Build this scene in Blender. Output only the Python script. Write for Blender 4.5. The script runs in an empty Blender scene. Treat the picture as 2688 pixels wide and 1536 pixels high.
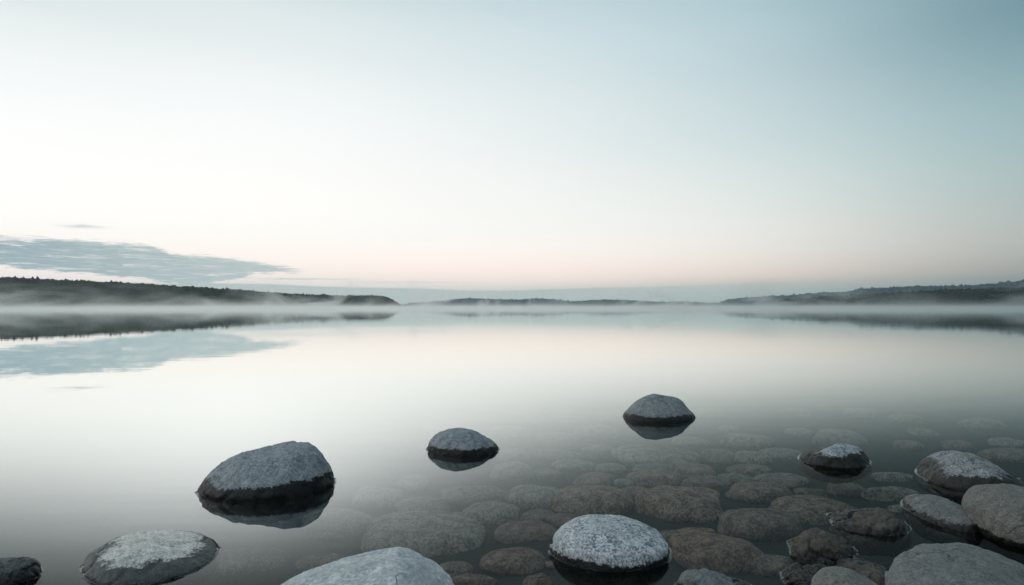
import bpy, bmesh, math, random
from mathutils import Vector, noise
R = math.radians
sc = bpy.context.scene
C = sc.collection

# ------------------------------------------------------------------ camera
F = 1792.0                      # focal length in photo pixels (24 mm on 36 mm, photo 2688 px wide)
H = 1.2                         # camera height above the water
PITCH = math.atan(38 / F)
cd = bpy.data.cameras.new('camera'); cam = bpy.data.objects.new('camera', cd); C.objects.link(cam)
cam.location = (0, 0, H); cam.rotation_euler = (math.pi/2 + PITCH, 0, 0)
cd.sensor_width = 36; cd.lens = 24; cd.clip_start = 0.05; cd.clip_end = 30000
sc.camera = cam
sc.view_settings.view_transform = 'Standard'; sc.view_settings.look = 'None'
sc.view_settings.exposure = 0; sc.view_settings.gamma = 1
sc.render.engine = 'CYCLES'
cy = sc.cycles
cy.use_denoising = True
cy.max_bounces = 20; cy.diffuse_bounces = 2; cy.glossy_bounces = 3; cy.transmission_bounces = 4
cy.transparent_max_bounces = 10; cy.volume_bounces = 14
cy.volume_max_steps = 512; cy.volume_step_rate = .4
cy.caustics_reflective = True; cy.caustics_refractive = False
cy.sample_clamp_indirect = 6

def ray(u, v):
    a, b = (u - 1344) / F, -(v - 768) / F
    c, s = math.cos(PITCH), math.sin(PITCH)
    return Vector((a, c - b * s, s + b * c))
def on_plane(u, v, z=0.0):
    d = ray(u, v); t = (z - H) / d.z
    return Vector((d.x * t, d.y * t, z))
def at_dist(u, v, y):
    d = ray(u, v); t = y / d.y
    return Vector((d.x * t, y, H + d.z * t))

# ------------------------------------------------------------------ node helpers
class N:
    """tiny expression helper over math nodes"""
    tree = None
    def __init__(s, sock): s.s = sock
    @staticmethod
    def op(kind, *a, clamp=False):
        n = N.tree.nodes.new('ShaderNodeMath'); n.operation = kind; n.use_clamp = clamp
        for i, x in enumerate(a):
            if isinstance(x, N): N.tree.links.new(x.s, n.inputs[i])
            else: n.inputs[i].default_value = x
        return N(n.outputs[0])
    def __add__(s, o): return N.op('ADD', s, o)
    __radd__ = __add__
    def __sub__(s, o): return N.op('SUBTRACT', s, o)
    def __rsub__(s, o): return N.op('SUBTRACT', o, s)
    def __mul__(s, o): return N.op('MULTIPLY', s, o)
    __rmul__ = __mul__
    def __truediv__(s, o): return N.op('DIVIDE', s, o)
def smooth(x, a, b):
    n = N.tree.nodes.new('ShaderNodeMapRange'); n.interpolation_type = 'SMOOTHSTEP'
    N.tree.links.new(x.s, n.inputs[0]); n.inputs[1].default_value = a; n.inputs[2].default_value = b
    return N(n.outputs[0])
def lin(x, a, b, c=0.0, d=1.0):
    n = N.tree.nodes.new('ShaderNodeMapRange')
    N.tree.links.new(x.s, n.inputs[0])
    for i, v in enumerate((a, b, c, d)): n.inputs[1+i].default_value = v
    return N(n.outputs[0])
def gauss(x, sg):
    q = x * (1.0 / sg)
    return N.op('EXPONENT', (q * q) * -1.0)
def ramp(x, stops, interp='LINEAR'):
    n = N.tree.nodes.new('ShaderNodeValToRGB'); r = n.color_ramp; r.interpolation = interp
    while len(r.elements) > 1: r.elements.remove(r.elements[-1])
    for i, (p, c) in enumerate(stops):
        e = r.elements[0] if i == 0 else r.elements.new(p)
        e.position = p
        if not isinstance(c, (tuple, list)): c = (c, c, c)
        e.color = (c[0], c[1], c[2], 1)
    N.tree.links.new(x.s, n.inputs[0])
    return N(n.outputs[0])
def vec(x, y, z=0.0):
    n = N.tree.nodes.new('ShaderNodeCombineXYZ')
    for i, q in enumerate((x, y, z)):
        if isinstance(q, N): N.tree.links.new(q.s, n.inputs[i])
        else: n.inputs[i].default_value = q
    return N(n.outputs[0])
def sep(v):
    n = N.tree.nodes.new('ShaderNodeSeparateXYZ'); N.tree.links.new(v.s, n.inputs[0])
    return N(n.outputs[0]), N(n.outputs[1]), N(n.outputs[2])
def vscale(v, k):
    n = N.tree.nodes.new('ShaderNodeVectorMath'); n.operation = 'SCALE'
    N.tree.links.new(v.s, n.inputs[0])
    if isinstance(k, N): N.tree.links.new(k.s, n.inputs[3])
    else: n.inputs[3].default_value = k
    return N(n.outputs[0])
def vadd(a, b):
    n = N.tree.nodes.new('ShaderNodeVectorMath'); n.operation = 'ADD'
    N.tree.links.new(a.s, n.inputs[0])
    if isinstance(b, N): N.tree.links.new(b.s, n.inputs[1])
    else: n.inputs[1].default_value = b
    return N(n.outputs[0])
def mixc(f, a, b):
    n = N.tree.nodes.new('ShaderNodeMix'); n.data_type = 'RGBA'
    for i, q in ((0, f), (6, a), (7, b)):
        if isinstance(q, N): N.tree.links.new(q.s, n.inputs[i])
        elif isinstance(q, (tuple, list)): n.inputs[i].default_value = (*q[:3], 1)
        else: n.inputs[i].default_value = q
    return N(n.outputs[2])
def tnoise(v, scale, detail=4.0, rough=0.5, kind='ShaderNodeTexNoise', dist=0.0):
    n = N.tree.nodes.new(kind); N.tree.links.new(v.s, n.inputs['Vector'])
    n.inputs['Scale'].default_value = scale; n.inputs['Detail'].default_value = detail
    n.inputs['Roughness'].default_value = rough; n.inputs['Distortion'].default_value = dist
    return N(n.outputs[0])
def voro(v, scale, out='Distance', feature='F1'):
    n = N.tree.nodes.new('ShaderNodeTexVoronoi'); n.feature = feature
    N.tree.links.new(v.s, n.inputs['Vector']); n.inputs['Scale'].default_value = scale
    return N(n.outputs[out])

# ------------------------------------------------------------------ world: dawn sky, brightest low on the left
world = bpy.data.worlds.new('World'); sc.world = world; world.use_nodes = True
wt = world.node_tree; wt.nodes.clear(); N.tree = wt
tc = wt.nodes.new('ShaderNodeTexCoord')
dx, dy, dz = sep(N(tc.outputs['Generated']))
az = N.op('ARCTAN2', dx, dy) * (180 / math.pi)
el = N.op('ABSOLUTE', N.op('ARCSINE', dz) * (180 / math.pi))
K = 3.0
# (azimuth, width, [(elevation, rgb) ...])
SKY = [
 (-180, 60, [(0, (.32,.36,.40)), (10, (.38,.44,.49)), (40, (.40,.50,.57)), (90, (.50,.62,.68))]),
 (-95, 38, [(0, (.75,.74,.72)), (10, (1.7,1.7,1.66)), (30, (.95,1.05,1.07)), (90, (.50,.62,.68))]),
 (-42, 17, [(0, (1.0,.98,.93)), (1.6, (1.08,.96,.89)), (3.2, (1.08,1.0,.93)), (6.5, (1.05,1.02,.97)), (10.5, (1.0,.99,.965)), (14, (.91,.93,.925)), (17, (.82,.86,.86)), (20, (.68,.75,.76)), (40, (.42,.53,.57)), (90, (.50,.62,.68))]),
 (-21, 16, [(0, (.60,.64,.62)), (1.3, (.85,.82,.77)), (2.8, (1.12,.98,.90)), (5.6, (1.10,1.05,.99)), (10.3, (1.05,1.04,1.01)), (15, (.98,1.0,.99)), (19, (.88,.92,.92)), (23.5, (.72,.80,.81)), (40, (.42,.54,.58)), (90, (.50,.62,.68))]),
 (0, 15, [(0, (.58,.63,.59)), (1.2, (.64,.69,.64)), (1.9, (1.05,.90,.81)), (3.2, (1.16,1.0,.91)), (6, (1.04,1.01,.96)), (12, (.92,.94,.93)), (18, (.78,.85,.86)), (24, (.59,.71,.75)), (40, (.36,.49,.54)), (90, (.48,.60,.66))]),
 (19, 15, [(0, (.47,.53,.51)), (1.2, (.52,.58,.54)), (2.4, (.93,.80,.71)), (4.2, (1.0,.93,.86)), (7.5, (.90,.92,.87)), (12.2, (.72,.81,.81)), (17, (.60,.73,.76)), (22.5, (.49,.65,.70)), (40, (.28,.42,.48)), (90, (.48,.60,.66))]),
 (39, 16, [(0, (.18,.25,.25)), (1.3, (.22,.28,.28)), (2.4, (.33,.36,.33)), (4, (.45,.48,.44)), (7.2, (.43,.53,.52)), (10.4, (.36,.52,.53)), (14.4, (.27,.44,.48)), (19.5, (.13,.27,.33)), (40, (.14,.25,.31)), (90, (.44,.56,.62))]),
 (90, 40, [(0, (.07,.10,.12)), (10, (.09,.13,.16)), (30, (.12,.18,.22)), (90, (.40,.52,.58))]),
 (180, 60, [(0, (.32,.36,.40)), (10, (.38,.44,.49)), (40, (.40,.50,.57)), (90, (.50,.62,.68))]),
]
wsum = None; csum = None
elf = el * (1 / 90)
for a, w, st in SKY:
    g = gauss(az - a, w)
    c = vscale(ramp(elf, [(e / 90, tuple(q / K for q in col)) for e, col in st], 'CARDINAL'), g)
    wsum = g if wsum is None else wsum + g
    csum = c if csum is None else vadd(csum, c)
sky = vscale(csum, K / wsum if False else N.op('DIVIDE', K, wsum))
# stratus bank: upper and lower edge as functions of azimuth, broken up by noise
nv = vec(az * 0.16, el * 1.1)
nz = tnoise(nv, 1.0, 6, .58)
nf = tnoise(vec(az * 0.55, el * 5.0), 1.0, 7, .68, dist=.4)
ng = tnoise(vec(az * 1.1 + 3.0, el * 11.0), 1.0, 5, .7, dist=.3)
elp = el + (nz - 0.5) * .9 + (nf - 0.5) * 1.2 + (ng - .5) * .55
azn = lin(az, -60, 60)
def edge(pts): return ramp(azn, [((a + 60) / 120, e * math.cos(R(max(a, -40))) / 10) for a, e in pts]) * 10.0
up = edge([(-60, 6.4), (-37, 5.95), (-34.5, 5.75), (-30, 5.55), (-27.5, 5.2), (-26.6, 4.6), (-23.5, 4.2), (-20, 3.75), (-18, 3.3), (-16.6, 2.95)])
lo = edge([(-60, 2.8), (-37, 3.35), (-33, 2.85), (-29, 2.4), (-25.5, 1.85), (-22.5, 2.0), (-21, 2.7), (-18, 2.9), (-15, 3.0)])
m1 = smooth(up - elp, -0.10, .34) * smooth(elp - lo, -0.08, .20)
holes = smooth(tnoise(vec(az * 0.30 + 7.3, el * 3.2), 1.0, 7, .66, dist=.6), .56, .72) * .8
streak = smooth(tnoise(vec(az * .22 + 1.7, el * 9.0 + az * .35), 1.0, 5, .62, dist=.3), .57, .70) * .75
m1 = m1 * (1.0 - holes) * (1.0 - streak) * (smooth(nf, .30, .55) * .35 + .65) * smooth(az, -80, -45)
up2 = edge([(-60, 2.1), (-25, 2.0), (-20, 1.95), (-14, 1.75), (-8, 1.55), (-3, 1.35), (8, 1.6), (24, 2.2), (60, 2.6)])
elq = el + (nz - 0.5) * .38 + (nf - .5) * .08
m2 = smooth(up2 - elq, -0.05, .10) * (1.0 - smooth(az, 2, 30)) * smooth(az, -60, -30)
wisp = gauss(el + (nf - .5) * .5 - 5.7, .12) * gauss(az + 32.2, 1.3) * .5
wisp = wisp + gauss(el + (nf - .5) * .3 - 2.25, .05) * gauss(az + 17, 3.2) * .8 + gauss(el + (nf-.5)*.3 - 2.05, .05) * gauss(az + 9, 5) * .4
cloudc = mixc(smooth(az + (nf - .5) * 24, -40, -18), (.31, .42, .46), (.50, .58, .57))
sky = mixc(N.op('MINIMUM', m1 + wisp, 1.0), sky, cloudc)
sky = mixc(m2 * .9, sky, (.53, .58, .55))
bg = wt.nodes.new('ShaderNodeBackground'); wo = wt.nodes.new('ShaderNodeOutputWorld')
wt.links.new(sky.s, bg.inputs[0]); bg.inputs[1].default_value = 1.0
wt.links.new(bg.outputs[0], wo.inputs[0])
world.cycles.sampling_method = 'MANUAL'; world.cycles.sample_map_resolution = 1024

# ------------------------------------------------------------------ object helpers
def tag(o, label=None, cat=None, group=None, kind=None):
    if label: o['label'] = label
    if cat: o['category'] = cat
    if group: o['group'] = group
    if kind: o['kind'] = kind
    return o
def mesh_obj(name, verts, faces, mat=None, parent=None, smooth_=True):
    me = bpy.data.meshes.new(name); me.from_pydata([tuple(v) for v in verts], [], faces); me.update()
    if smooth_:
        for p in me.polygons: p.use_smooth = True
    o = bpy.data.objects.new(name, me); C.objects.link(o)
    if mat: me.materials.append(mat)
    if parent: o.parent = parent
    return o
def new_mat(name):
    m = bpy.data.materials.new(name); m.use_nodes = True
    t = m.node_tree; t.nodes.clear(); N.tree = t
    out = t.nodes.new('ShaderNodeOutputMaterial')
    return m, t, out
def principled(t, out, base, rough, bump=None, bdist=.01, bstr=1.0, spec=.5, nrm=None):
    b = t.nodes.new('ShaderNodeBsdfPrincipled'); t.links.new(b.outputs[0], out.inputs[0])
    for nm, q in (('Base Color', base), ('Roughness', rough), ('Specular IOR Level', spec)):
        if isinstance(q, N): t.links.new(q.s, b.inputs[nm])
        elif isinstance(q, (tuple, list)): b.inputs[nm].default_value = (*q[:3], 1)
        else: b.inputs[nm].default_value = q
    if bump is not None:
        bn = t.nodes.new('ShaderNodeBump'); bn.inputs['Distance'].default_value = bdist; bn.inputs['Strength'].default_value = bstr
        t.links.new(bump.s, bn.inputs['Height']); t.links.new(bn.outputs[0], b.inputs['Normal'])
    return b

# ------------------------------------------------------------------ materials
def stone_mat(name, light=(.40,.43,.45), dark=(.10,.12,.14), wet=.06, wetamp=.05, speck=95, contrast=1.0,
              brown=0.0, rough=.8, seed=0.0, wetcol=(.006,.006,.0055), wetrough=.5, grain=1.0, glaze=0.0, bigw=.2):
    m, t, out = new_mat(name)
    g = t.nodes.new('ShaderNodeNewGeometry'); tcn = t.nodes.new('ShaderNodeTexCoord')
    p = vadd(N(tcn.outputs['Object']), (seed * 3.1, seed * 1.7, seed))
    wx, wy, wz = sep(N(g.outputs['Position']))
    fine = tnoise(p, speck, 3, .65)
    mid = tnoise(p, speck * .22, 4, .6)
    big = tnoise(p, 7, 4, .55)
    pits = voro(p, speck * .55)
    f = fine * .60 + mid * .28 + big * bigw
    fc = .44 + bigw * .5
    f = smooth(f, fc - .12 / contrast, fc + .12 / contrast)
    col = mixc(f, dark, light)
    col = mixc(smooth(big, .42, .66) * .45, col, tuple(l * .55 for l in light))
    col = mixc(smooth(mid, .60, .70) * .5, col, tuple(min(1, l * 1.15) for l in light))
    pw = vadd(p, vscale(N(tnoise(p, 6, 3, .6).s), .25))
    crack = 1.0 - smooth(voro(pw, 3.1, feature='DISTANCE_TO_EDGE'), .0, .022)
    crack = crack * smooth(tnoise(p, 3.3, 2, .5), .50, .60)
    blot = smooth(tnoise(p, 17, 5, .7), .56, .68)
    col = mixc(blot * .45, col, dark)
    col = mixc(crack * .6, col, tuple(q * .6 for q in dark))
    lich = smooth(tnoise(vadd(p, (3.3, 1.1, .7)), 12, 6, .75), .62, .67)
    col = mixc(lich * .35, col, tuple(min(.8, l * 1.35) for l in light))
    if brown: col = mixc(brown, col, mixc(mid, (.035,.030,.022), (.12,.10,.078)))
    # waterline: wet, algae-dark band with its own ragged edge
    rag = (tnoise(p, 2.6, 2, .5) - .5) * wetamp * 2.2 + (tnoise(p, 9, 5, .7) - .5) * wetamp * 1.6 + (tnoise(p, 26, 4, .7) - .5) * .035 + (tnoise(p, 60, 3, .6) - .5) * .035
    wmask = 1.0 - smooth(wz + rag, wet - .006, wet + .007)
    fringe = tnoise(p, 130, 2, .6)
    wc = mixc(smooth(fringe, .52, .70), wetcol, tuple(q * 3.2 + .004 for q in wetcol))
    col = mixc(wmask, col, wc)
    rgh = mixc(wmask, (rough - glaze * .4,) * 3, (wetrough,) * 3)
    rx_, _, _ = sep(rgh)
    hgt = fine * .35 * grain + mid * .8 + smooth(pits, .0, .35) * .25 + big * 1.2 - crack * .5 - blot * .15
    principled(t, out, col, rx_, hgt, .009, 1.0, spec=.35 + glaze * .3)
    return m

def sub_mat(name, a, b, seed):
    m, t, out = new_mat(name)
    tcn = t.nodes.new('ShaderNodeTexCoord'); oi = t.nodes.new('ShaderNodeObjectInfo')
    p = vadd(N(tcn.outputs['Object']), (seed, seed * 2, 0))
    fine = tnoise(p, 60, 4, .65); mid = tnoise(p, 14, 4, .6)
    col = mixc(smooth(fine * .6 + mid * .4, .38, .64), a, b)
    rnd = N(oi.outputs['Random'])
    col = mixc(rnd * .45, col, mixc(mid, (.035,.032,.03), (.10,.095,.085)))
    principled(t, out, col, .85, fine * .4 + mid, .012, 1.0, spec=.1)
    return m
SUB = [sub_mat('submerged_granite_brown', (.045,.031,.024), (.30,.212,.158), 1),
       sub_mat('submerged_granite_grey', (.045,.037,.031), (.30,.25,.20), 4),
       sub_mat('submerged_granite_rust', (.045,.028,.021), (.30,.185,.14), 9)]

# water surface: sky reflection by a hand-tuned angle curve, clear body with a teal tint
mw, t, out = new_mat('lake_water')
g = t.nodes.new('ShaderNodeNewGeometry'); P = N(g.outputs['Position'])
px_, py_, pz_ = sep(P)
rp = vec(px_ * .35, py_ * 1.0)
r1 = tnoise(rp, 1.1, 3, .5); r2 = tnoise(rp, 7.0, 2, .5)
gust = smooth(tnoise(vec(px_ * .012, py_ * .03), 1.0, 3, .5), .42, .66)
far = smooth(py_, 6, 60)
calm = 1.0 - smooth(py_, 30, 160) * .92
r3 = tnoise(vec(px_ * .10, py_ * 1.3), 1.7, 3, .6)
hgt = (r1 * .0014 + r2 * .00016 * (0.35 + gust)) * calm + r3 * .0020 * smooth(py_, 4, 22) * (.25 + gust) * (1.0 - smooth(py_, 60, 200) * .8)
bn = t.nodes.new('ShaderNodeBump'); bn.inputs['Distance'].default_value = 1.0; bn.inputs['Strength'].default_value = 1.0
t.links.new(hgt.s, bn.inputs['Height'])
dt = t.nodes.new('ShaderNodeVectorMath'); dt.operation = 'DOT_PRODUCT'
t.links.new(g.outputs['Incoming'], dt.inputs[0]); t.links.new(bn.outputs[0], dt.inputs[1])
cosi = N.op('ABSOLUTE', N(dt.outputs['Value']))
# tuned reflectance: darkens the mirrored sky away from the low left glow
rf = t.nodes.new('ShaderNodeVectorMath'); rf.operation = 'REFLECT'
t.links.new(g.outputs['Incoming'], rf.inputs[0]); t.links.new(bn.outputs[0], rf.inputs[1])
sd = t.nodes.new('ShaderNodeVectorMath'); sd.operation = 'DOT_PRODUCT'; t.links.new(rf.outputs[0], sd.inputs[0])
sd.inputs[1].default_value = (math.sin(R(-22)) * math.cos(R(6)) * -1, math.cos(R(-22)) * math.cos(R(6)) * -1, math.sin(R(6)) * -1)
cg = N(sd.outputs['Value']); cg2 = cg * cg
off_glow = N.op('POWER', N.op('DIVIDE', 1.0 - cg2, 1.0 + cg2), .45)
kf = off_glow * 7.8 + 2.45
refl = N.op('EXPONENT', N.op('POWER', cosi * kf, 3.0) * -1.0) * .975 + .025
gl = t.nodes.new('ShaderNodeBsdfGlossy'); gl.inputs['Roughness'].default_value = 0.0; gl.inputs['Color'].default_value = (.965,1,.985,1)
t.links.new(bn.outputs[0], gl.inputs['Normal'])
tr = t.nodes.new('ShaderNodeBsdfTransparent'); tr.inputs[0].default_value = (.93,.97,.98,1)
mx = t.nodes.new('ShaderNodeMixShader'); t.links.new(refl.s, mx.inputs[0])
t.links.new(tr.outputs[0], mx.inputs[1]); t.links.new(gl.outputs[0], mx.inputs[2])
t.links.new(mx.outputs[0], out.inputs['Surface'])
va = t.nodes.new('ShaderNodeVolumeAbsorption'); va.inputs['Color'].default_value = (.66,.78,.80,1); va.inputs['Density'].default_value = .45
vs = t.nodes.new('ShaderNodeVolumeScatter'); vs.inputs['Color'].default_value = (.32,.74,.92,1); vs.inputs['Density'].default_value = .05; vs.inputs['Anisotropy'].default_value = .75
ad = t.nodes.new('ShaderNodeAddShader'); t.links.new(va.outputs[0], ad.inputs[0]); t.links.new(vs.outputs[0], ad.inputs[1])
t.links.new(ad.outputs[0], out.inputs['Volume'])
mw.cycles.homogeneous_volume = True if hasattr(mw.cycles, 'homogeneous_volume') else None

RIM, t, out = new_mat('water_rim')
fr = t.nodes.new('ShaderNodeFresnel'); fr.inputs[0].default_value = 1.33
gl = t.nodes.new('ShaderNodeBsdfGlossy'); gl.inputs['Roughness'].default_value = .03
tr = t.nodes.new('ShaderNodeBsdfTransparent')
mx = t.nodes.new('ShaderNodeMixShader'); t.links.new(fr.outputs[0], mx.inputs[0])
t.links.new(tr.outputs[0], mx.inputs[1]); t.links.new(gl.outputs[0], mx.inputs[2]); t.links.new(mx.outputs[0], out.inputs['Surface'])

# lake bed
mb, t, out = new_mat('lake_bed_silt')
g = t.nodes.new('ShaderNodeNewGeometry'); P = N(g.outputs['Position'])
bcol = mixc(tnoise(P, 6, 5, .6), (.008,.009,.009), (.03,.027,.022))
principled(t, out, bcol, .9, tnoise(P, 18, 4, .6), .02, 1, spec=.1)

def forest_mat(name, a, b, scale):
    m, t, out = new_mat(name)
    g = t.nodes.new('ShaderNodeNewGeometry'); P = N(g.outputs['Position'])
    n1 = tnoise(P, scale, 4, .6); n2 = tnoise(P, scale * .15, 3, .5)
    principled(t, out, mixc(n1 * .6 + n2 * .4, a, b), .95, spec=0.05)
    return m
MF = forest_mat('forest_green', (.022,.032,.020), (.075,.090,.055), .35)
MF2 = forest_mat('forest_far_haze_tint', (.06,.088,.098), (.11,.145,.155), .1)  # aerial haze put into the albedo: paler and bluer than the near woods
MF3 = forest_mat('forest_dark', (.012,.018,.014), (.035,.044,.034), .3)
MH = forest_mat('hillside_soil', (.020,.022,.014), (.045,.042,.028), .05)
MR = forest_mat('ledge_rock', (.10,.11,.11), (.22,.23,.23), .5)

# ------------------------------------------------------------------ water, lake bed
def bed_z(x, y):
    z = -(.27 + .045 * max(0, y - 3) + .07 * max(0, -x + .2) - .03 * max(0, min(x - 1.5, 3)))
    return max(z, -3.5)
def grid_obj(name, xs, ys, zf, mat):
    vs_, fs = [], []
    for y in ys:
        for x in xs: vs_.append((x, y, zf(x, y)))
    n = len(xs)
    for j in range(len(ys) - 1):
        for i in range(n - 1):
            a = j * n + i; fs.append((a, a + 1, a + n + 1, a + n))
    return mesh_obj(name, vs_, fs, mat)
xs = [-4500, -3000, -800, -200, -60, -30, -18] + [-12 + .2 * i for i in range(121)] + [18, 30, 60, 200, 800, 3000, 4500]
ys = [-55, -30, -10, -3] + [0 + .2 * i for i in range(81)] + [18, 22, 30, 45, 80, 200, 800, 3000, 4500]
def bedf(x, y):
    n = noise.fractal(Vector((x * 1.6, y * 1.6, 0)), 1, 2, 4) * .035 if abs(x) < 13 and -1 < y < 17 else 0
    return bed_z(x, y) + n
tag(grid_obj('lake_bed', xs, ys, bedf, mb), 'dark silty lake bed between the submerged stones', 'lake bed', kind='structure')
bm = bmesh.new()
X0, X1, Y0, Y1, ZB = -4450, 4450, -50, 4450, -6.0
vs8 = [bm.verts.new(c) for c in ((X0,Y0,ZB),(X1,Y0,ZB),(X1,Y1,ZB),(X0,Y1,ZB),(X0,Y0,0),(X1,Y0,0),(X1,Y1,0),(X0,Y1,0))]
for f in ((3,2,1,0),(4,5,6,7),(0,1,5,4),(1,2,6,5),(2,3,7,6),(3,0,4,7)): bm.faces.new([vs8[i] for i in f])
me = bpy.data.meshes.new('water'); bm.to_mesh(me); bm.free(); me.materials.append(mw)
wobj = bpy.data.objects.new('water', me); C.objects.link(wobj)
tag(wobj, 'calm mirror-like lake water reflecting the dawn sky', 'water', kind='structure')

# ------------------------------------------------------------------ emergent boulders (lofted along the waterline axis)
def catmull(pts, x):
    n = len(pts)
    if x <= pts[0][0]: return pts[0][1]
    if x >= pts[-1][0]: return pts[-1][1]
    for i in range(n - 1):
        if pts[i][0] <= x <= pts[i+1][0]: break
    x0, y0 = pts[i]; x1, y1 = pts[i+1]
    def sl(k):
        a = pts[max(0, k-1)]; b = pts[min(n-1, k+1)]
        return (b[1] - a[1]) / max(1e-6, b[0] - a[0])
    h = x1 - x0; t_ = (x - x0) / h
    return ((2*t_**3 - 3*t_**2 + 1) * y0 + (t_**3 - 2*t_**2 + t_) * h * sl(i)
            + (-2*t_**3 + 3*t_**2) * y1 + (t_**3 - t_**2) * h * sl(i+1))

def water_rim(o, me, zl):
    """the lip of water that climbs the stone all round its waterline"""
    bm = bmesh.new(); bm.from_mesh(me)
    bm.faces.ensure_lookup_table()
    res = bmesh.ops.bisect_plane(bm, geom=bm.verts[:] + bm.edges[:] + bm.faces[:], plane_co=(0, 0, zl), plane_no=(0, 0, 1), dist=1e-6)
    ed = [e for e in res['geom_cut'] if isinstance(e, bmesh.types.BMEdge)]
    nb = {}
    for e in ed:
        a, b = e.verts; nb.setdefault(a, []).append(b); nb.setdefault(b, []).append(a)
    best, seen = [], set()
    for v0 in nb:
        if v0 in seen: continue
        lp, v, pv_ = [], v0, None
        while v is not None and v not in seen:
            seen.add(v); lp.append(Vector((v.co.x, v.co.y)))
            nx_ = [q for q in nb[v] if q is not pv_ and q not in seen]
            pv_, v = v, (nx_[0] if nx_ else None)
        if len(lp) > len(best): best = lp
    bm.free()
    if len(best) < 20: return
    L_ = [0]; n = len(best)
    for i in range(n): L_.append(L_[-1] + (best[(i+1) % n] - best[i]).length)
    m = 180; pts = []; j = 0
    for k in range(m):
        d_ = L_[-1] * k / m
        while L_[j+1] < d_: j += 1
        f = (d_ - L_[j]) / max(1e-9, L_[j+1] - L_[j]); pts.append(best[j].lerp(best[(j+1) % n], f))
    for _ in range(2): pts = [(pts[i-1] + pts[i] * 2 + pts[(i+1) % m]) / 4 for i in range(m)]
    area = sum(pts[i-1].x * pts[i].y - pts[i].x * pts[i-1].y for i in range(m))
    sg = 1 if area > 0 else -1
    V, Fc = [], []
    prof = ((-.006, .009), (.001, .0062), (.004, .0038), (.008, .0018), (.013, .0006), (.020, .0002))
    for i in range(m):
        t_ = (pts[(i+2) % m] - pts[i-2]).normalized(); nn = Vector((t_.y, -t_.x)) * sg
        for a, z in prof: V.append((pts[i].x + nn.x * a * .6, pts[i].y + nn.y * a * .6, zl + z * .6))
    k_ = len(prof)
    for i in range(m):
        for q in range(k_ - 1):
            a = i * k_ + q; b = ((i + 1) % m) * k_ + q
            Fc.append((a, a + 1, b + 1, b) if sg > 0 else (a, b, b + 1, a + 1))
    mesh_obj('water_rim', V, Fc, RIM, o)

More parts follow.
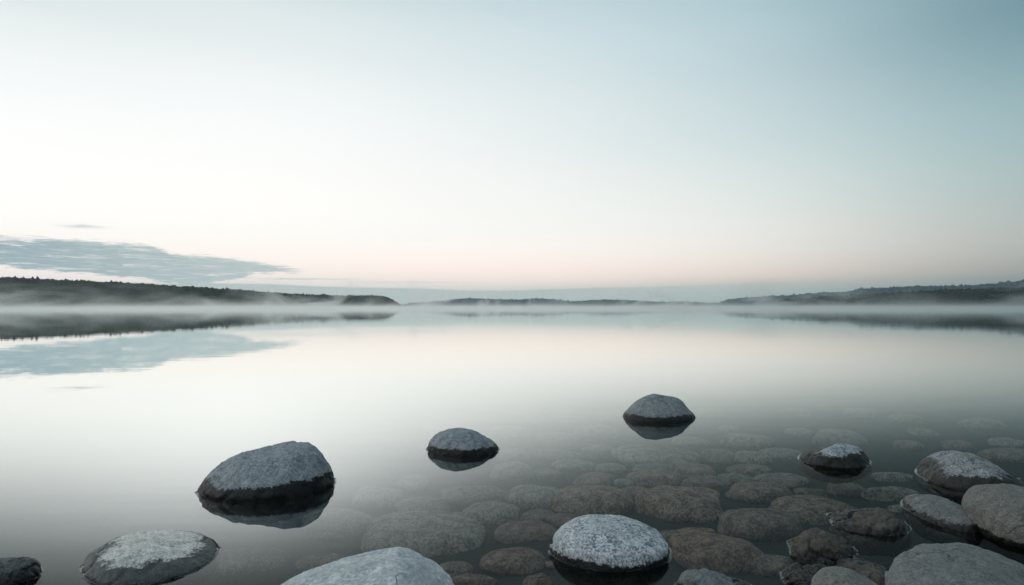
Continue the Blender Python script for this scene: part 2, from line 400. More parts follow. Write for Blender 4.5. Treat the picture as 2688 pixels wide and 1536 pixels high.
def boulder(label, Lp, Rp, front, top, mat, seed, zc=0.0, back=.9, bot=None, amp=.035, fine=.006,
            nt=120, na=110, group=None, facet=0, flare=.12, fmin=.5, rim=True):
    """Lp, Rp: photo px of the two ends at height zc; front: px of the front edge at height zc; top: px silhouette."""
    A = on_plane(*Lp, zc); B = on_plane(*Rp, zc); Fp = on_plane(*front, zc)
    ax = B - A; Lg = ax.length; ux = ax / Lg
    uy = Vector((-ux.y, ux.x, 0))            # away from the camera
    df = abs((Fp - A).dot(uy))
    mid = (A + B) / 2
    phis = []
    e = math.atan2(H - zc, mid.y)
    # height of the silhouette over the axis plane
    pts = [(0.0, 0.0)]
    for u, v in top:
        d = ray(u, v); o = Vector((0, 0, H))
        k = (A - o).dot(uy) / d.dot(uy)
        q = o + d * k
        tt = max(.004, min(.996, (q - A).dot(ux) / Lg))
        ph = math.acos(1 - 2 * tt)
        zv = q.z - zc
        dd = df * math.sin(ph)
        hh = 1.035 * math.sqrt(max(zv * zv - (dd * math.tan(e)) ** 2, (fmin * zv) ** 2)) if zv > 0 else 0.01
        pts.append((ph, hh))
    pts.append((math.pi, 0.0))
    pts.sort()
    hmax = max(p[1] for p in pts)
    bt = bot if bot is not None else max(.16, .7 * hmax)
    verts, faces = [], []
    rnd = random.Random(seed)
    planes = []
    for k in range(facet):
        th = rnd.uniform(0, 2 * math.pi); pz = rnd.uniform(-.1, .9)
        planes.append((Vector((math.cos(th) * .9, math.sin(th), pz)).normalized(), rnd.uniform(.72, .88)))
    for i in range(nt + 1):
        ph = math.pi * i / nt
        tt = (1 - math.cos(ph)) / 2
        s = math.sin(ph)
        hh = max(0.0, catmull(pts, ph))
        for j in range(na):
            th = 2 * math.pi * j / na
            c_, s_ = math.cos(th), math.sin(th)
            dpt = df * s ** .92 * (back if c_ > 0 else 1.0)
            if s_ >= 0: z = hh * (abs(s_) ** .94)
            else: z = -bt * s ** .7 * abs(s_) ** .85
            fl = 1 + (flare * abs(s_) * 0.9 if s_ < 0 else 0)
            lx = (tt - .5) * Lg * (1 + (flare * abs(s_) * .5 if s_ < 0 else 0))
            ly = dpt * c_ * fl
            v = Vector((lx, ly, z))
            if facet:
                q = Vector((lx / (Lg / 2), ly / max(df, .01), z / max(hmax, .01)))
                for pn, pc in planes:
                    ov = q.dot(pn) - pc
                    if ov > 0: q -= pn * ov * .8
                v = Vector((q.x * Lg / 2, q.y * df, q.z * hmax))
            verts.append(v)
        if i in (0, nt): pass
    for i in range(nt):
        for j in range(na):
            a = i * na + j; b = i * na + (j + 1) % na
            faces.append((a, b, b + na, a + na))
    me = bpy.data.meshes.new('boulder'); me.from_pydata([tuple(v) for v in verts], [], faces)
    bm = bmesh.new(); bm.from_mesh(me); bmesh.ops.remove_doubles(bm, verts=bm.verts, dist=1e-5)
    bmesh.ops.recalc_face_normals(bm, faces=bm.faces); bm.normal_update()
    off = Vector((seed * 7.13, seed * 3.7, seed * 1.9))
    sz = min(Lg, 1.2)
    new = []
    for v in bm.verts:
        p = v.co; q = p / sz + off
        n1 = noise.fractal(q * 2.2, 1, 2, 3)
        n2 = noise.fractal(p * 16 + off, 1, 2, 4)
        n3 = noise.fractal(p * 55 + off, 1, 2, 3)
        edge_ = min(1, (abs(p.z) / .03)) if zc == 0 else 1
        ridg = max(0, 1 - abs(noise.noise(p * 3.2 / sz + off * 2)) * 14)
        disp = n1 * amp * sz * (.35 + .65 * edge_) + n2 * fine * 1.2 + n3 * fine * .45 - ridg * fine * 1.6
        new.append(p + v.normal * disp)
    for v, q in zip(bm.verts, new): v.co = q
    bm.to_mesh(me); bm.free()
    for p in me.polygons: p.use_smooth = True
    o = bpy.data.objects.new('boulder', me); C.objects.link(o)
    me.materials.append(mat)
    o.location = (mid.x, mid.y, zc); o.rotation_euler = (0, 0, math.atan2(ux.y, ux.x))
    tag(o, label, 'boulder', group)
    if rim: water_rim(o, me, -zc)
    return o
def Z4(*p): return [(x / 2.831, 1100 + y / 2.831) for x, y in p]
def Z5(*p): return [(700 + x / 3.185, 1080 + y / 3.185) for x, y in p]
def Z6(*p): return [(1300 + x / 2.716, 1000 + y / 2.716) for x, y in p]
def Z7(*p): return [(1988 + x / 3.34, 1100 + y / 3.34) for x, y in p]

G1 = 'boulders standing out of the lake'
blue = dict(light=(.38,.40,.42), dark=(.14,.155,.17))
boulder('largest lone boulder, blue-grey with a tall rounded right shoulder and a black wet base', *Z4((1478,545),(2474,445)), Z4((1950,622))[0],
        Z4((1500,490),(1560,400),(1700,300),(1850,235),(2000,195),(2120,158),(2220,150),(2320,172),(2400,240),(2445,330),(2468,400)),
        stone_mat('granite_a', **blue, wet=.088, wetamp=.05, speck=80, seed=1), 11, group=G1)
boulder('small blue-grey dome boulder with black waterline, between the largest boulder and the farthest one', *Z5((1348,330),(1918,290)), Z5((1620,385))[0],
        Z5((1362,275),(1400,222),(1500,155),(1630,133),(1720,146),(1800,186),(1880,240),(1910,272)),
        stone_mat('granite_b', **blue, wet=.055, wetamp=.035, seed=2), 23, group=G1)
boulder('farthest boulder, grey and pointed at its right end, alone above the hazy submerged stones', *Z6((942,232),(1408,275)), Z6((1200,306))[0],
        Z6((960,198),(1020,132),(1100,98),(1180,104),(1280,140),(1340,188),(1390,240)),
        stone_mat('granite_c', light=(.34,.36,.365), dark=(.105,.12,.13), wet=.055, wetamp=.03, seed=3), 31, fine=.0025, group=G1)
boulder('half-sunk dark boulder with a pale frosted crown, left of the wide dark boulder', *Z7((400,316),(965,398)), Z7((760,445))[0],
        Z7((450,285),(560,240),(650,216),(720,210),(800,226),(870,270),(920,330),(950,372)),
        stone_mat('granite_d', light=(.50,.53,.56), dark=(.13,.145,.16), wet=.075, wetamp=.04, seed=4, wetcol=(.011,.010,.008)), 42, group=G1)
boulder('wide dark boulder with frosted upper left side, behind the big round boulder', *Z7((1412,492),(2370,555)), Z7((1880,660))[0],
        Z7((1450,425),(1560,340),(1680,288),(1790,270),(1900,280),(2030,330),(2150,400),(2250,468),(2330,530)),
        stone_mat('granite_e', light=(.36,.37,.38), dark=(.07,.075,.08), wet=.09, wetamp=.06, seed=5, wetcol=(.011,.010,.008)), 57, group=G1)
boulder('big round beige-grey boulder cut off by the right edge of the photo', (2541, 1345), (2830, 1365), (2670, 1412),
        [(2545, 1318), (2560, 1298), (2585, 1278), (2620, 1266), (2665, 1264), (2720, 1268), (2780, 1290), (2815, 1325)],
        stone_mat('granite_f', light=(.22,.21,.19), dark=(.075,.072,.066), wet=.03, wetamp=.03, seed=6, contrast=.8), 63, zc=.07, fine=.0025, group=G1, amp=.02)
boulder('pebble-smooth grey boulder tucked against the left side of the round boulder at the right edge', *Z7((1350,820),(1835,835)), Z7((1610,985))[0],
        Z7((1370,775),(1420,735),(1500,705),(1600,697),(1700,705),(1780,745),(1815,790)),
        stone_mat('granite_g', light=(.22,.225,.22), dark=(.08,.083,.083), wet=.02, wetamp=.03, seed=7, contrast=.8), 71, group=G1, amp=.02, fmin=.85, fine=.004)
boulder('low flat dark-brown boulder barely above water, left of the pebble-smooth grey boulder', *Z7((615,872),(1322,945)), Z7((980,1015))[0],
        Z7((660,845),(740,812),(860,795),(1000,779),(1100,785),(1200,820),(1260,870),(1300,905)),
        stone_mat('granite_h', light=(.11,.105,.095), dark=(.028,.027,.025), wet=.04, wetamp=.07, brown=.55, seed=8, wetcol=(.012,.010,.008), wetrough=.45), 83, group=G1, fine=.010)
boulder('chunky brown angular boulder in front of the low flat dark-brown boulder', *Z7((272,1090),(852,1190)), Z7((600,1275))[0],
        Z7((285,1045),(340,985),(430,956),(520,953),(620,968),(700,1020),(780,1080),(835,1140)),
        stone_mat('granite_i', light=(.115,.108,.095), dark=(.028,.027,.024), wet=.045, wetamp=.05, brown=.6, seed=9, wetcol=(.012,.010,.008), wetrough=.45), 97, group=G1, fine=.010, facet=5)
boulder('large pale smooth boulder sloping down to the bottom right corner', (2335, 1500), (2790, 1590), (2520, 1680),
        [(2342, 1462), (2360, 1440), (2400, 1420), (2455, 1413), (2510, 1420), (2560, 1437), (2620, 1468), (2688, 1511), (2750, 1560)],
        stone_mat('granite_j', light=(.24,.245,.232), dark=(.075,.08,.08), wet=.0, wetamp=.03, seed=10, contrast=.7), 101, zc=.05, fine=.0025, group=G1, amp=.02)
boulder('medium pale grey-brown boulder at the bottom edge, left of the large pale smooth one', (2134, 1565), (2355, 1575), (2240, 1625),
        [(2136, 1535), (2150, 1510), (2180, 1490), (2210, 1485), (2250, 1489), (2290, 1507), (2325, 1532), (2345, 1555)],
        stone_mat('granite_k', light=(.24,.235,.215), dark=(.085,.083,.08), wet=.02, wetamp=.03, seed=11, contrast=.8), 113, zc=.03, fine=.0025, group=G1, amp=.03)
boulder('rough black wet rock at the bottom edge, behind the medium pale grey-brown boulder', (2066, 1532), (2215, 1520), (2140, 1570),
        [(2072, 1512), (2085, 1496), (2105, 1487), (2130, 1483), (2165, 1480), (2190, 1487), (2208, 1502)],
        stone_mat('granite_l', light=(.07,.07,.068), dark=(.02,.02,.02), wet=.05, wetamp=.06, seed=12, wetcol=(.014,.013,.012)), 127, group=G1, fine=.012)
boulder('dark brown rock wedged between the pale boulders at the bottom right', (2200, 1500), (2345, 1510), (2270, 1545),
        [(2205, 1484), (2220, 1472), (2245, 1467), (2275, 1470), (2310, 1480), (2335, 1496)],
        stone_mat('granite_m', light=(.12,.11,.095), dark=(.04,.037,.033), wet=.02, wetamp=.04, brown=.4, seed=13), 131, group=G1)
boulder('white-speckled oval boulder low in the middle, with a bright ring of water round its base', (1450, 1427), (1751, 1420), (1600, 1478),
        Z6((420,1110),(455,1060),(520,1010),(620,962),(720,943),(850,945),(980,965),(1100,1010),(1180,1060),(1212,1110)),
        stone_mat('granite_n', light=(.70,.72,.73), dark=(.10,.12,.145), wet=.028, wetamp=.02, speck=100, contrast=1.15, bigw=.06, seed=14), 149, zc=.04, fine=.0025, group=G1, amp=.018, bot=.22)
boulder('big pale bluish boulder rising from the bottom edge, left of the speckled oval one', (720, 1560), (1190, 1548), (950, 1680),
        Z5((130,1450),(300,1330),(500,1230),(700,1143),(850,1098),(980,1083),(1120,1095),(1250,1150),(1400,1255),(1480,1335),(1512,1395)),
        stone_mat('granite_o', light=(.68,.69,.68), dark=(.28,.305,.325), wet=.02, wetamp=.02, seed=15, contrast=.75, speck=60), 151, zc=.03, fine=.0025, group=G1, amp=.035)
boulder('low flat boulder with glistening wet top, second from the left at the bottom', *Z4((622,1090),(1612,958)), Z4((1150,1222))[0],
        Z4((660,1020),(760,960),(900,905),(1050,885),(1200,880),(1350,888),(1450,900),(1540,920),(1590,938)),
        stone_mat('granite_p', light=(.80,.76,.68), dark=(.22,.24,.25), wet=.052, wetamp=.045, seed=16, glaze=.9, rough=.62, wetcol=(.02,.024,.026)), 163, group=G1, fine=.004, fmin=.8, amp=.015)  # cream light tone carries the bright sky sheen on the flat top
boulder('dark rounded boulder cut off by the left edge', (-110, 1525), (95, 1515), (0, 1560),
        [(-100, 1490), (-60, 1468), (-20, 1461), (20, 1459), (55, 1464), (80, 1480), (92, 1500)],
        stone_mat('granite_q', light=(.15,.16,.155), dark=(.05,.055,.055), wet=.06, wetamp=.05, seed=17), 171, group=G1)
boulder('grey boulder just breaking the bottom edge, right of the speckled oval one', (1776, 1545), (1985, 1550), (1880, 1590),
        [(1784, 1522), (1800, 1502), (1830, 1492), (1870, 1493), (1910, 1505), (1945, 1523), (1970, 1540)],
        stone_mat('granite_r', light=(.22,.235,.235), dark=(.08,.085,.088), wet=.02, wetamp=.03, seed=18, contrast=.8), 181, group=G1, facet=4)
boulder('small rusty brown rock tip at the bottom edge, left of the speckled oval boulder', (1370, 1543), (1475, 1545), (1420, 1565),
        [(1376, 1525), (1392, 1512), (1415, 1508), (1440, 1514), (1465, 1530)],
        stone_mat('granite_s', light=(.16,.14,.12), dark=(.05,.043,.036), wet=.012, wetamp=.03, brown=.6, seed=19), 191, group=G1, fine=.009)

# ------------------------------------------------------------------ submerged stones
def sub_stone(label, cx, cy_, w, h, seed, mat, ang=2, group='submerged stones in the shallows', n=4):
    rnd = random.Random(seed)
    z = -.2
    for _ in range(8):
        p = on_plane(cx, cy_, z)
        rx = w / 2 * p.y / F * 1.08
        e = math.atan2(H - z, p.y)
        hh = h / 2 * p.y / F * 1.08
        ry = rx * .80
        q = hh * hh - (ry * math.sin(e)) ** 2
        rz = math.sqrt(max(q, 0)) if q > (.24 * rx) ** 2 else .24 * rx
        rz = min(rz, .5 * rx, .13)
        if hh > rz: ry = max(.45 * rx, min(1.25 * rx, math.sqrt(max(0, hh * hh - rz * rz)) / math.sin(e)))
        z = min(bed_z(p.x, p.y) + rz * .45, -.05 - rz)
    bm = bmesh.new(); bmesh.ops.create_icosphere(bm, subdivisions=n, radius=1)
    off = Vector((seed * 5.3, seed * 2.9, seed))
    planes = [(Vector((math.cos(a_), math.sin(a_), rnd.uniform(-.1, .35))).normalized(), rnd.uniform(.62, .85))
              for a_ in [rnd.uniform(0, 6.28) for _ in range(ang)]]
    for v in bm.verts:
        q = v.co.copy()
        q.x = math.copysign(abs(q.x) ** .85, q.x); q.y = math.copysign(abs(q.y) ** .85, q.y)
        q.z = math.copysign(abs(q.z) ** (.8), q.z)
        for pn, pc in planes:
            ov = q.dot(pn) - pc
            if ov > 0: q -= pn * ov * .75
        q *= 1 + .13 * noise.fractal(q * 1.1 + off, 1, 2, 2) + .018 * noise.fractal(q * 7 + off, 1, 2, 3)
        v.co = Vector((q.x * rx, q.y * ry, q.z * rz))
    me = bpy.data.meshes.new('submerged_stone'); bm.to_mesh(me); bm.free()
    for f in me.polygons: f.use_smooth = True
    o = bpy.data.objects.new('submerged_stone', me); C.objects.link(o); me.materials.append(mat)
    o.location = (p.x, p.y, z); o.rotation_euler = (rnd.uniform(-.06, .06), rnd.uniform(-.06, .06), rnd.uniform(-.18, .18))
    tag(o, label, 'submerged stone', group)
    return o
a6 = lambda x, y, w, h: (1300 + x / 2.716, 1000 + y / 2.716, w / 2.716, h / 2.716)
a5 = lambda x, y, w, h: (700 + x / 3.185, 1080 + y / 3.185, w / 3.185, h / 3.185)
a7 = lambda x, y, w, h: (1988 + x / 3.34, 1100 + y / 3.34, w / 3.34, h / 3.34)
a4 = lambda x, y, w, h: (x / 2.831, 1100 + y / 2.831, w / 2.831, h / 2.831)
SUBS = [
 (a6(440,535,330,85), 1, 'long pale submerged slab right of the small dome boulder'),
 (a6(740,515,235,110), 1, 'squarish faint submerged stone below and left of the farthest boulder'),
 (a6(130,540,250,100), 1, 'faint submerged stone close behind the right end of the small dome boulder'),
 (a6(1150,550,600,115), 1, 'very wide faint submerged slab straight below the farthest boulder'),
 (a6(1590,548,230,110), 1, 'faint blunt-cornered submerged stone right of the very wide faint slab'),
 (a6(1830,555,240,95), 1, 'faint oval submerged stone left of the half-sunk frosted boulder'),
 (a6(2040,525,300,70), 1, 'faint thin submerged stone just left of the half-sunk frosted boulder'),
 (a6(1800,640,300,90), 0, 'submerged stone below the faint oval one left of the half-sunk frosted boulder'),
 (a6(1400,650,310,110), 0, 'smooth oval submerged stone below the right end of the very wide faint slab'),
 (a6(1130,628,290,60), 1, 'thin lens-shaped submerged stone below the middle of the very wide faint slab'),
 (a6(820,625,215,70), 1, 'small flat submerged stone below the squarish faint one'),
 (a6(560,608,300,55), 1, 'thin faint submerged stone below the long pale slab'),
 (a6(345,668,240,75), 0, 'pale narrow submerged stone above the left of the two plump ovals'),
 (a6(110,665,300,150), 1, 'broad faint submerged stone under the reflection of the small dome boulder'),
 (a6(700,712,290,100), 0, 'rounded submerged stone directly above the trapezoid slab'),
 (a6(920,732,140,60), 1, 'smallest submerged pebble between the trapezoid slab and the wedge stone'),
 (a6(1130,700,370,130), 0, 'wedge-shaped submerged stone above the largest angular slab'),
 (a6(1500,752,340,135), 0, 'clean oval submerged stone right of the wedge-shaped one'),
 (a6(1730,700,240,70), 1, 'low submerged stone above the right end of the clean oval one'),
 (a6(1890,805,440,165), 0, 'brown angular submerged block right of the clean oval stone'),
 (a6(2040,712,330,65), 1, 'thin dark submerged stone behind the brown angular block'),
 (a6(290,835,410,165), 1, 'plump pale submerged oval left of the trapezoid slab'),
 (a6(690,855,570,205), 0, 'trapezoid brown submerged slab behind the speckled oval boulder'),
 (a6(1000,815,220,110), 0, 'submerged stone between the trapezoid slab and the largest angular slab'),
 (a6(1310,890,640,240), 0, 'largest angular brown submerged slab, right behind the speckled oval boulder'),
 (a6(2110,915,220,160), 0, 'brown submerged stone at the left of the long oval under the frosted boulder'),
 (a6(285,965,240,80), 0, 'small oval submerged stone in front of the plump pale oval'),
 (a6(500,1000,250,95), 2, 'reddish submerged stone partly behind the left shoulder of the speckled oval boulder'),
 (a6(230,1090,420,150), 2, 'reddish-brown flat submerged stone left of the speckled oval boulder'),
 (a6(1880,1040,540,245), 0, 'big brown submerged stone right of the largest angular slab'),
 (a6(1250,1125,200,110), 0, 'dark submerged stone touching the right side of the speckled oval boulder'),
 (a6(1430,1090,260,80), 2, 'small rusty submerged stone above the dark broad stone near the bottom'),
 (a6(1580,1235,600,270), 2, 'dark broad submerged stone near the bottom, above the grey boulder at the bottom edge'),
 (a6(130,1285,430,165), 2, 'long reddish submerged stone at the bottom, left of the speckled oval boulder'),
 (a6(395,1310,70,110), 2, 'sliver of a submerged stone beside the dark reflection of the speckled oval boulder'),
 (a5(940,725,410,170), 1, 'pale faint submerged stone right of the largest lone boulder'),
 (a5(1240,615,250,150), 1, 'faint roundish submerged stone below and left of the small dome boulder'),
 (a5(1320,800,430,135), 1, 'grey submerged stone behind the biggest submerged oval'),
 (a5(1750,705,500,155), 1, 'elongated grey submerged stone straight below the small dome boulder'),
 (a5(1870,870,450,195), 1, 'smooth egg-shaped submerged stone at the upper right of the biggest submerged oval'),
 (a5(1290,1035,1000,340), 1, 'biggest submerged oval, pale brown, right behind the big pale boulder at the bottom'),
 (a5(1580,1320,290,110), 0, 'dark submerged stone at the right flank of the big pale boulder at the bottom'),
 (a5(1720,1425,400,100), 2, 'reddish submerged stone at the bottom edge, right of the big pale bluish boulder'),
 (a5(1610,900,200,110), 1, 'small faint submerged stone between the biggest submerged oval and the egg-shaped one'),
 (a5(600,940,570,235), 1, 'faint broad submerged stone right of the reflection of the largest lone boulder'),
 (a5(480,1260,430,120), 0, 'faint brownish submerged stone along the left slope of the big pale boulder at the bottom'),
 (a4(1850,1060,520,200), 1, 'pale submerged stone right of the glistening flat boulder'),
 (a7(130,640,340,130), 0, 'oval submerged stone lower left of the half-sunk frosted boulder'),
 (a7(230,552,400,75), 0, 'thin submerged stone under the left end of the half-sunk frosted boulder'),
 (a7(760,620,330,130), 0, 'submerged stone under the reflection of the half-sunk frosted boulder'),
 (a7(480,655,280,80), 0, 'small submerged stone below the half-sunk frosted boulder, above the long oval'),
 (a7(1170,665,450,125), 1, 'dim submerged stone under the left end of the wide dark boulder'),
 (a7(1190,515,330,90), 1, 'dim submerged stone between the half-sunk frosted boulder and the wide dark one'),
 (a7(480,795,660,220), 0, 'long oval submerged stone behind the low flat dark-brown boulder'),
 (a7(1270,800,210,90), 1, 'dim submerged stone above the right end of the low flat dark-brown boulder'),
 (a7(130,1300,380,200), 0, 'dim submerged stone left of the rough black wet rock'),
 (a7(1090,1140,330,110), 0, 'dim brown submerged stone left of the large pale smooth boulder'),
]
for i, (g4, mi, lb) in enumerate(SUBS):
    sub_stone(lb, *g4, 300 + i * 7, SUB[mi], ang=3 if mi == 0 else 1)
rnd = random.Random(5)
used = set()
MARKS = [(1205, 1170, 'the small dome boulder'), (1732, 1080, 'the farthest boulder'), (2195, 1205, 'the half-sunk frosted boulder'),
         (2530, 1240, 'the wide dark boulder')]
placed = [(g4[0], g4[1], g4[2], g4[3]) for g4, _, _ in SUBS]
k = 0
for _ in range(900):
    if k >= 55: break
    cy_ = rnd.uniform(1085, 1200); cx = rnd.uniform(900, 2650)
    w = rnd.uniform(70, 150) * (cy_ - 806) / 340; h = w * rnd.uniform(.28, .42)
    if any(abs(cx - a) < (w + c) * .46 and abs(cy_ - b) < (h + d) * .46 for a, b, c, d in placed): continue
    mark = min(MARKS, key=lambda q: math.hypot(cx - q[0], (cy_ - q[1]) * 1.8))
    ddx, ddy = cx - mark[0], (cy_ - mark[1]) * 1.8
    side = ('left of' if ddx < 0 else 'right of') if abs(ddx) > 2 * abs(ddy) else (
        ('beyond' if ddy < 0 else 'nearer than') if abs(ddy) > 2 * abs(ddx) else
        ('beyond and left of' if ddx < 0 else 'beyond and right of') if ddy < 0 else
        ('nearer and left of' if ddx < 0 else 'nearer and right of'))
    reach = 'close' if math.hypot(ddx, ddy) < 170 else 'some way'
    lb = 'faint far submerged stone %s %s %s' % (reach, side, mark[2])
    if lb in used: continue
    used.add(lb); placed.append((cx, cy_, w, h)); k += 1
    sub_stone(lb, cx, cy_, w, h, 900 + k, SUB[k % 2], ang=2, group='faint far submerged stones', n=3)

# ------------------------------------------------------------------ hills and woods
def hill(name_label, ridge, dist_l, dist_r, depth, mat, seed, trees=0.0, nx=260):
    """ridge: px silhouette points (u,v); the shore runs from dist_l to dist_r metres, the crest lies `depth` behind it."""
    u0, u1 = ridge[0][0], ridge[-1][0]
    vs_, fs = [], []
    prof = [0, .06, .16, .3, .48, .7, .88, 1.0, 1.25, 1.6, 2.2]
    crest = []
    for i in range(nx + 1):
        u = u0 + (u1 - u0) * i / nx
        v = catmull(ridge, u)
        tt = i / nx
        ds = dist_l + (dist_r - dist_l) * tt
        top = at_dist(u, v, ds + depth)
        hgt_ = max(.2, top.z - trees * .8)
        sx = (u - 1344) / F
        for k_, pr in enumerate(prof):
            yy = ds + depth * pr
            if pr <= 1: zz = hgt_ * math.sin(pr * math.pi / 2) ** .8
            else: zz = hgt_ * max(0, 1 - (pr - 1) * .35)
            if 0 < pr < 1: zz += noise.noise(Vector((i * .12, pr * 4, seed))) * hgt_ * .08 * math.sin(pr * 3.14)
            xx = sx * yy + (0 if pr > 0 else 0)
            vs_.append((xx, yy, zz - (.6 if pr == 0 else 0)))
        crest.append((u, ds, hgt_))
    n = len(prof)
    for i in range(nx):
        for k_ in range(n - 1):
            a = i * n + k_; fs.append((a, a + n, a + n + 1, a + 1))
    o = mesh_obj('hill', vs_, fs, mat)
    tag(o, name_label, 'hill', kind='structure')
    return vs_, n, nx
def wood(label, src, count, size, mat, seed, lift=0.2):
    """a far wood that reads as one mass: many ragged crowns standing on the hill surface"""
    vs_, n, nx = src
    rnd = random.Random(seed); V, Fc = [], []
    base = [(0,0,1.0),(0,0,-.6)]
    for c_ in range(count):
        i = rnd.randrange(nx); kf = rnd.random() ** .8 * 7.6
        k_ = min(int(kf), n - 2); f = kf - k_; g = rnd.random()
        a = Vector(vs_[i * n + k_]).lerp(Vector(vs_[i * n + k_ + 1]), f)
        b = Vector(vs_[(i + 1) * n + k_]).lerp(Vector(vs_[(i + 1) * n + k_ + 1]), f)
        p = a.lerp(b, g)
        s = size * rnd.uniform(.6, 1.35); hh = s * rnd.uniform(.7, 1.5) * (1.3 if rnd.random() < .15 else 1)
        p.z = max(p.z, .1) + hh * lift
        o = len(V); m_ = 6
        V.append(p + Vector((rnd.uniform(-.2,.2)*s, 0, hh * .75)))
        for ring, (rr, zz) in enumerate(((.62, .38), (1.0, -.05), (.7, -.55))):
            a0 = rnd.random() * 6
            for q in range(m_):
                th = a0 + q * 2 * math.pi / m_; r_ = s * .8 * rr * rnd.uniform(.7, 1.25)
                V.append(p + Vector((math.cos(th) * r_, math.sin(th) * r_, hh * (zz + rnd.uniform(-.15, .15)))))
        for q in range(m_): Fc.append((o, o + 1 + q, o + 1 + (q + 1) % m_))
        for ring in range(2):
            for q in range(m_):
                a1 = o + 1 + ring * m_ + q; a2 = o + 1 + ring * m_ + (q + 1) % m_
                Fc.append((a1, a1 + m_, a2 + m_, a2))
    ob = mesh_obj('forest', V, Fc, mat, smooth_=False)
    tag(ob, label, 'forest', kind='stuff')
left = [(-260, 722), (-100, 729), (0, 733), (120, 736), (250, 742), (400, 750), (560, 759), (700, 769), (820, 776), (900, 778),
        (960, 778), (1000, 779), (1018, 783), (1032, 790), (1042, 798), (1056, 803), (1070, 806)]
s1 = hill('dark wooded headland ending in a bluff on the left shore', left, 430, 900, 60, MH, 1, 2.4)
wood('dark woodland covering the left headland', s1, 9000, 2.4, MF, 1)
r2 = [(1868, 806), (1885, 800), (1900, 792), (1930, 787), (1990, 782), (2060, 778), (2150, 771), (2230, 767), (2262, 760), (2330, 758), (2420, 754),
      (2520, 753), (2600, 749), (2640, 744), (2690, 741), (2780, 736), (2900, 730)]
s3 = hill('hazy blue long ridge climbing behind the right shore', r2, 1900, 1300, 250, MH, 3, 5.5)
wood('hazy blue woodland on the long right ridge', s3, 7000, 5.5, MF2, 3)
r1_ = [(2000, 803), (2040, 792), (2120, 785), (2200, 778), (2320, 773), (2420, 767), (2540, 762), (2600, 760), (2690, 759), (2800, 755), (2900, 752)]
s4 = hill('dark wooded shore on the right, in front of the blue ridge', r1_, 900, 560, 70, MH, 4, 2.6)
wood('dark woodland along the right shore', s4, 6000, 2.6, MF3, 4)
c1 = [(1040, 806), (1080, 798), (1120, 796), (1160, 792), (1200, 787), (1230, 785), (1290, 787), (1340, 788), (1400, 791), (1440, 800), (1460, 806)]
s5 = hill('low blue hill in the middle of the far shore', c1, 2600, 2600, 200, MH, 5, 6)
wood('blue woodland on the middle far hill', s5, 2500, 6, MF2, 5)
c2 = [(1300, 802), (1340, 792), (1400, 785), (1440, 786), (1480, 789), (1505, 792), (1560, 789), (1620, 788), (1700, 792), (1760, 794), (1800, 794), (1850, 796), (1900, 797), (1960, 800)]
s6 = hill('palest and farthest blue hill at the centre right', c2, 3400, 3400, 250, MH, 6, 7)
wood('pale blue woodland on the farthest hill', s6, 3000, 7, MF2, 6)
# pale rock ledges low on the left headland
def ledge(label, u0, u1, v, dist, hh, seed):
    V, Fc = [], []; n = 40
    for i in range(n + 1):
        u = u0 + (u1 - u0) * i / n
        p = at_dist(u, v + noise.noise(Vector((i * .3, seed, 0))) * 1.2, dist + i * .8)
        hh_ = hh * (.5 + .7 * abs(noise.noise(Vector((i * .7, seed, 3)))))
        for q in ((0, 0), (0, hh_), (5, hh_ * 1.1), (5, 0)): V.append((p.x, p.y + q[0], p.z + q[1]))
    for i in range(n):
        for q in range(3):
            a = i * 4 + q; Fc.append((a, a + 4, a + 5, a + 1))
    o = mesh_obj('rock_ledge', V, Fc, MR, smooth_=False)
    tag(o, label, 'rock ledge', group='rock ledges on the left headland')
ledge('longer upper pale rock ledge in the left woodland', 36, 150, 766, 446, .5, 1)
ledge('shorter lower pale rock ledge at the left edge above the mist', -30, 36, 787, 428, .4, 2)

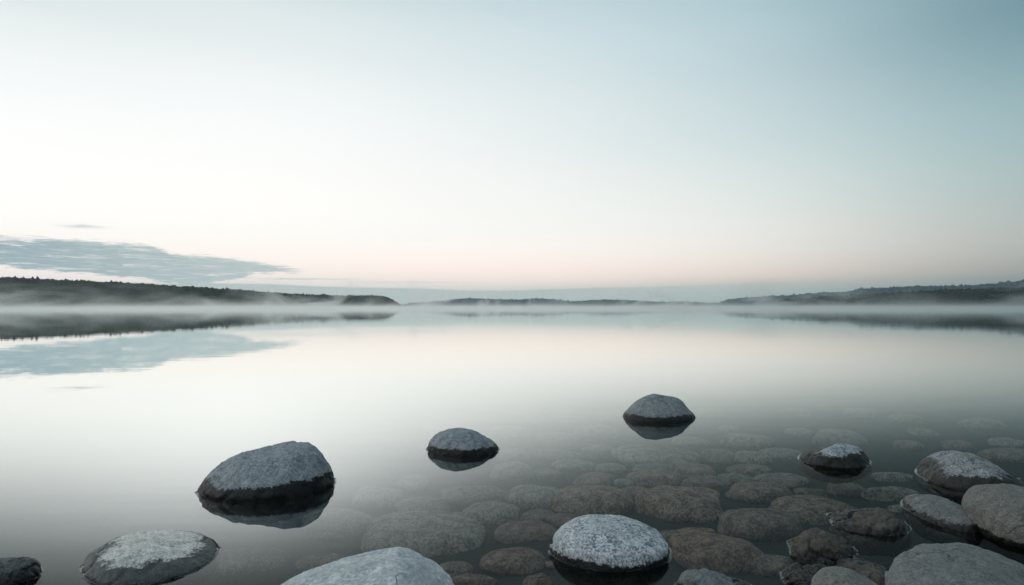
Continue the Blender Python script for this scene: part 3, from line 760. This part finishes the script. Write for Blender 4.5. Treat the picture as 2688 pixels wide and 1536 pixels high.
# ------------------------------------------------------------------ air: drifting mist on the water, and thin haze
mm, t, out = new_mat('mist')
g = t.nodes.new('ShaderNodeNewGeometry')
x_, y_, z_ = sep(N(g.outputs['Position']))
n1 = tnoise(vec(x_ * .11, y_ * .010, z_ * .085), 1.0, 6, .66, dist=.9)
n2 = tnoise(vec(x_ * .012, y_ * .006, z_ * .01 + 5.0), 1.0, 2, .5)
layer = N.op('EXPONENT', z_ * -.95) * .024 * (smooth(n1, .38, .62) * .95 + .2)
wis = smooth(n1, .515, .63) * N.op('EXPONENT', z_ * -.12) * .10 * (1.0 - smooth(x_, 60, 200) * .55) * smooth(n2, .30, .60) * smooth(y_, 315, 335) * (1.0 - smooth(y_, 370, 395)) * (1.0 - smooth(z_, 10, 19))
fade = smooth(y_, 150, 260)
den = (layer + wis * (.35 + .65 * smooth(N.op('ABSOLUTE', x_ + 10.0), 30, 130))) * fade
pv = t.nodes.new('ShaderNodeVolumePrincipled'); pv.inputs['Color'].default_value = (.99,1.0,.995,1)
pv.inputs['Anisotropy'].default_value = .78
t.links.new(den.s, pv.inputs['Density']); t.links.new(pv.outputs[0], out.inputs['Volume'])
def box(name, a, b, mat):
    vs_ = [(x, y, z) for x in (a[0], b[0]) for y in (a[1], b[1]) for z in (a[2], b[2])]
    return mesh_obj(name, vs_, [(0,1,3,2),(4,6,7,5),(0,4,5,1),(2,3,7,6),(0,2,6,4),(1,5,7,3)], mat, smooth_=False)
mo = box('mist', (-700, 150, .03), (700, 800, 20), mm)
tag(mo, 'white mist drifting low over the far water in front of the shores', 'mist', kind='stuff')
mh, t, out = new_mat('haze')
pv = t.nodes.new('ShaderNodeVolumePrincipled'); pv.inputs['Color'].default_value = (.68,.90,1.0,1)
pv.inputs['Density'].default_value = .00009
pv.inputs['Anisotropy'].default_value = .6
t.links.new(pv.outputs[0], out.inputs['Volume'])
ho = box('haze', (-4600, -60, -8), (4600, 4600, 150), mh)
tag(ho, 'thin pale blue morning haze over the lake', 'haze', kind='stuff')
